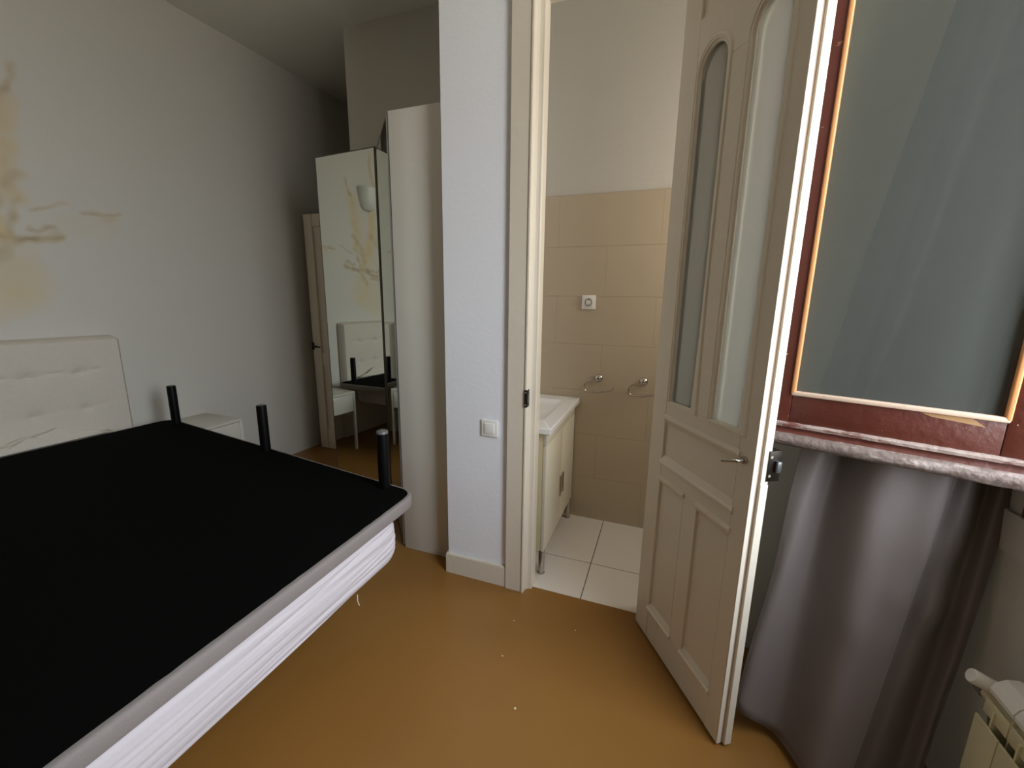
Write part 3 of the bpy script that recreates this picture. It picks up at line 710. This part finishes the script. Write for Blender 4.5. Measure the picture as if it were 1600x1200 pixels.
# ------------------------------------------------------------------ mirrored wardrobe
wd = thing('wardrobe', 'tall corner wardrobe with mirrored doors and a plain white front panel', 'wardrobe', (-1.85, 2.43, 0))
WO = Vector((-1.85, 2.43, 0))
A0 = Vector((-2.392, 2.477)); A1 = Vector((-1.850, 2.431)); B0 = Vector((-1.845, 2.425)); B1 = Vector((-1.408, 1.958))
ZTOP = 2.454
bm = bmesh.new(); prism(bm, [(-2.385, 2.505), (-1.845, 2.457), (-1.385, 1.985), (-1.06, 1.985), (-1.06, 2.845), (-2.385, 2.845)], 0.0, 2.405, lambda a, b, t: Vector((a, b, t))-WO)
link('carcass', bm, M_panel, wd)
def mirror_door(name, P, Q, z0, z1a, z1b):
    d = (Q-P); L = d.length; d.normalize(); n = Vector((d.y, -d.x))     # towards the room
    if n.dot(Vector((0, 0))-P) < 0: n = -n
    def bx3(name_, m, u0, u1, t0, t1, za, zb, par, slope=0):
        bm = bmesh.new(); f = lambda u, t, z: Vector((*(P+d*u+n*t), z))-WO
        vs = [bm.verts.new(f(u, t, z)) for u in (u0, u1) for t in (t0, t1) for z in (za, zb)]
        for q in ((0, 1, 3, 2), (4, 6, 7, 5), (0, 4, 5, 1), (2, 3, 7, 6), (0, 2, 6, 4), (1, 5, 7, 3)): bm.faces.new([vs[k] for k in q])
        return link(name_, bm, m, par)
    dr = bx3(name, M_panel, 0, L, -.020, -.0045, z0, z1a, wd)
    bx3('mirror', M_mirror, .003, L-.003, -.0045, 0, z0+.003, z1a-.005, dr)
    bx3('frame', M_alu, 0, L, -.0046, .002, z1a-.005, z1a, dr); bx3('frame', M_alu, 0, L, -.0046, .002, z0, z0+.004, dr)
    bx3('frame', M_alu, -.0005, .003, -.0046, .002, z0, z1a, dr); bx3('frame', M_alu, L-.009, L+.0005, -.0046, .004, z0, z1a, dr)
    return dr
mirror_door('mirror_door', A0, A1, .03, ZTOP, ZTOP); mirror_door('mirror_door', B0, B1, .03, 2.415, 2.41)
part('frame_profile', M_alul, wd, (-1.4065+1.85, -1.4015+1.85, 1.944-2.43, 1.985-2.43, .02, 2.408)).name = 'frame_profile'
part('frame_profile', M_alu, wd, (-1.4013+1.85, -1.3965+1.85, 1.950-2.43, 1.985-2.43, .02, 2.408))
part('front_panel', M_panel, wd, (-1.396+1.85, -1.048+1.85, 1.947-2.43, 1.985-2.43, .0, 2.418), bev=.0015)

# ------------------------------------------------------------------ passage door
pdr = thing('passage_door', 'cream panelled door standing ajar in the passage behind the wardrobe', 'door', (-3.205, 3.12, 0))
part('stile', M_cream, pdr, (0, .09, 0, .04, .005, 2.24), bev=.004); part('stile', M_cream, pdr, (.70, .79, 0, .04, .005, 2.24), bev=.004)
part('panel', M_cream, pdr, (.09, .70, .014, .03, .005, 2.24)); 
for z0, z1 in ((.005, .2), (.85, .97), (2.13, 2.24)): part('rail', M_cream, pdr, (.09, .70, .001, .039, z0, z1), bev=.003)
part('moulding', M_cream, pdr, (.085, .10, -.008, .014, .005, 2.24), bev=.004)
t = part('latch_plate', M_dark, pdr, (-.012, .018, -.006, .0, 1.0, 1.07), bev=.002)
bm = bmesh.new(); tube(bm, [(.045, 0, 1.035), (.045, -.04, 1.035), (.06, -.048, 1.035), (.13, -.048, 1.033)], .007, n=10); link('handle', bm, M_dark, pdr, smooth=True)

# ------------------------------------------------------------------ vanity
vn = thing('vanity_unit', 'ivory bathroom vanity with two doors on steel feet under a white basin', 'vanity', (-.533, 2.0, 0))
part('side_panel', M_vanside, vn, (-.42, -.022, 0, .016, .145, .832), bev=.001)
part('body', M_van, vn, (-.42, -.022, .016, .705, .145, .832), bev=.001)
part('top_strip', M_van, vn, (-.021, -.002, 0, .705, .755, .832), bev=.001)
for y0, y1, hy in ((0, .3565, .31), (.3585, .705, .372)):
    d = part('door', M_van, vn, (-.021, -.001, y0+.0005, y1, .142, .750), bev=.0015)
    part('handle', M_chrome, d, (-.003, .008, hy+.01, hy+.034, .325, .455), bev=.002)
for x in (-.016, -.38):
    for y in (.019, .675):
        bm = bmesh.new(); cyl(bm, (x, y, .0), (x, y, .146), .0175, n=24); cyl(bm, (x, y, 0), (x, y, .008), .021, .019, n=24); link('foot', bm, M_chrome, vn, smooth=True)
bs = thing('wash_basin', 'white ceramic basin top resting on the ivory vanity', 'basin', (-.540, 2.0, .8322))
# slab with recessed rectangular bowl
bm = bmesh.new(); X0, X1, Y0, Y1 = -.425, .036, -.043, .715; B = (-.36, -.045, .10, .60); zt = .030
def ringq(x0, x1, y0, y1, z, r, n=6):
    pts = rounded([(x0, y0), (x1, y0), (x1, y1), (x0, y1)], [r]*4, n); return [bm.verts.new((x, y, z)) for x, y in pts]
lvls = [ringq(X0, X1, Y0, Y1, .0, .008), ringq(X0, X1, Y0, Y1, zt-.004, .008), ringq(X0+.004, X1-.004, Y0+.004, Y1-.004, zt, .008), ringq(B[0], B[1], B[2], B[3], zt, .03), ringq(B[0]+.006, B[1]-.006, B[2]+.006, B[3]-.006, zt-.008, .03), ringq(B[0]+.05, B[1]-.05, B[2]+.05, B[3]-.05, zt-.027, .04)]
for A, Bq in zip(lvls, lvls[1:]):
    for i in range(len(A)): bm.faces.new((A[i], A[(i+1) % len(A)], Bq[(i+1) % len(A)], Bq[i]))
bm.faces.new(lvls[0]); bm.faces.new(lvls[-1])
link('basin_top', bm, M_ceram, bs, smooth=True)

# ------------------------------------------------------------------ towel rings, socket, switch
def ring_holder(x, z, label):
    h = thing('towel_ring', label, 'towel ring', (x, 2.718, z), group='chrome rings on the tiled wall')
    bm = bmesh.new(); lathe(bm, [(0, 0), (.026, 0), (.026, .006), (.021, .014), (.012, .018), (.009, .045), (.0, .047)], n=28, M=Matrix.Rotation(R(90), 4, 'X')); bmesh.ops.remove_doubles(bm, verts=bm.verts, dist=1e-5)
    link('rose', bm, M_chrome, h, smooth=True)
    bm = bmesh.new(); y = -.048; pts = [(.022, y, -.004), (0, y, -.010), (-.04, y, -.014)]
    c = (-.05, -.052); r_ = .038
    pts += [(c[0]-r_*sin(pi*k/10), y, c[1]+r_*cos(pi*k/10)) for k in range(11)]
    pts += [(0, y, -.088), (.05, y, -.078), (.085, y, -.066), (.096, y, -.055), (.100, y, -.046)]
    tube(bm, pts, .0055, n=12); link('bar', bm, M_chrome, h, smooth=True)
    return h
ring_holder(-.388, 1.005, 'chrome open towel ring right of the basin corner, nearer the vanity')
ring_holder(-.106, 1.005, 'chrome open towel ring half hidden by the open bathroom door')
so = thing('wall_socket', 'white square power socket on the beige bathroom tiles', 'socket', (-.478, 2.7178, 1.492))
bm = mk((-.044, .044, -.010, 0, -.044, .044), bev=.004); link('plate', bm, M_plast, so, smooth=True)
bm = bmesh.new(); lathe(bm, [(.024, .016), (.020, .016), (.019, .011), (0, .011)], n=28, M=Matrix.Rotation(R(90), 4, 'X')); bmesh.ops.remove_doubles(bm, verts=bm.verts, dist=1e-5)
t = part('inner_plate', M_plast, so, (-.030, .030, -.013, -.008, -.030, .030), bev=.002)
rc = link('recess', bm, mat('grey_socket_recess', srgb(120, 114, 102), .5), so, smooth=True)
bm = bmesh.new(); cyl(bm, (-.0095, -.0112, 0), (-.0095, -.0125, 0), .003, n=10); cyl(bm, (.0095, -.0112, 0), (.0095, -.0125, 0), .003, n=10); box(bm, -.003, .003, -.0135, -.011, .013, .018); box(bm, -.003, .003, -.0135, -.011, -.018, -.013)
link('contacts', bm, M_dark, rc)
sw = thing('light_switch', 'white square light switch on the pier beside the bathroom door', 'light switch', (-.791, 1.8499, .866))
part('plate', M_plast, sw, (-.045, .045, -.010, 0, -.043, .043), bev=.004, seg=3)
part('rocker', M_plast, sw, (-.027, .027, -.0145, -.008, -.027, .027), bev=.002)

# small paint flecks on the floor
for x, y, rr in FL:
    bm = bmesh.new(); bmesh.ops.create_circle(bm, cap_ends=True, segments=9, radius=rr); 
    for v in bm.verts: v.co.x *= 1+.4*random.random(); v.co += Vector((x, y, .0015))
    ex = bmesh.ops.extrude_face_region(bm, geom=list(bm.faces)); bmesh.ops.translate(bm, verts=[v for v in ex['geom'] if isinstance(v, bmesh.types.BMVert)], vec=(0, 0, -.0015))
    link('paint_fleck', bm, M_fleck, bpy.data.objects['floor'])
bm = bmesh.new(); tube(bm, [(-.985, 1.07, .43), (-.984, 1.068, .405), (-.981, 1.072, .385)], .0018, n=6); link('loose_thread', bm, M_head, mt)
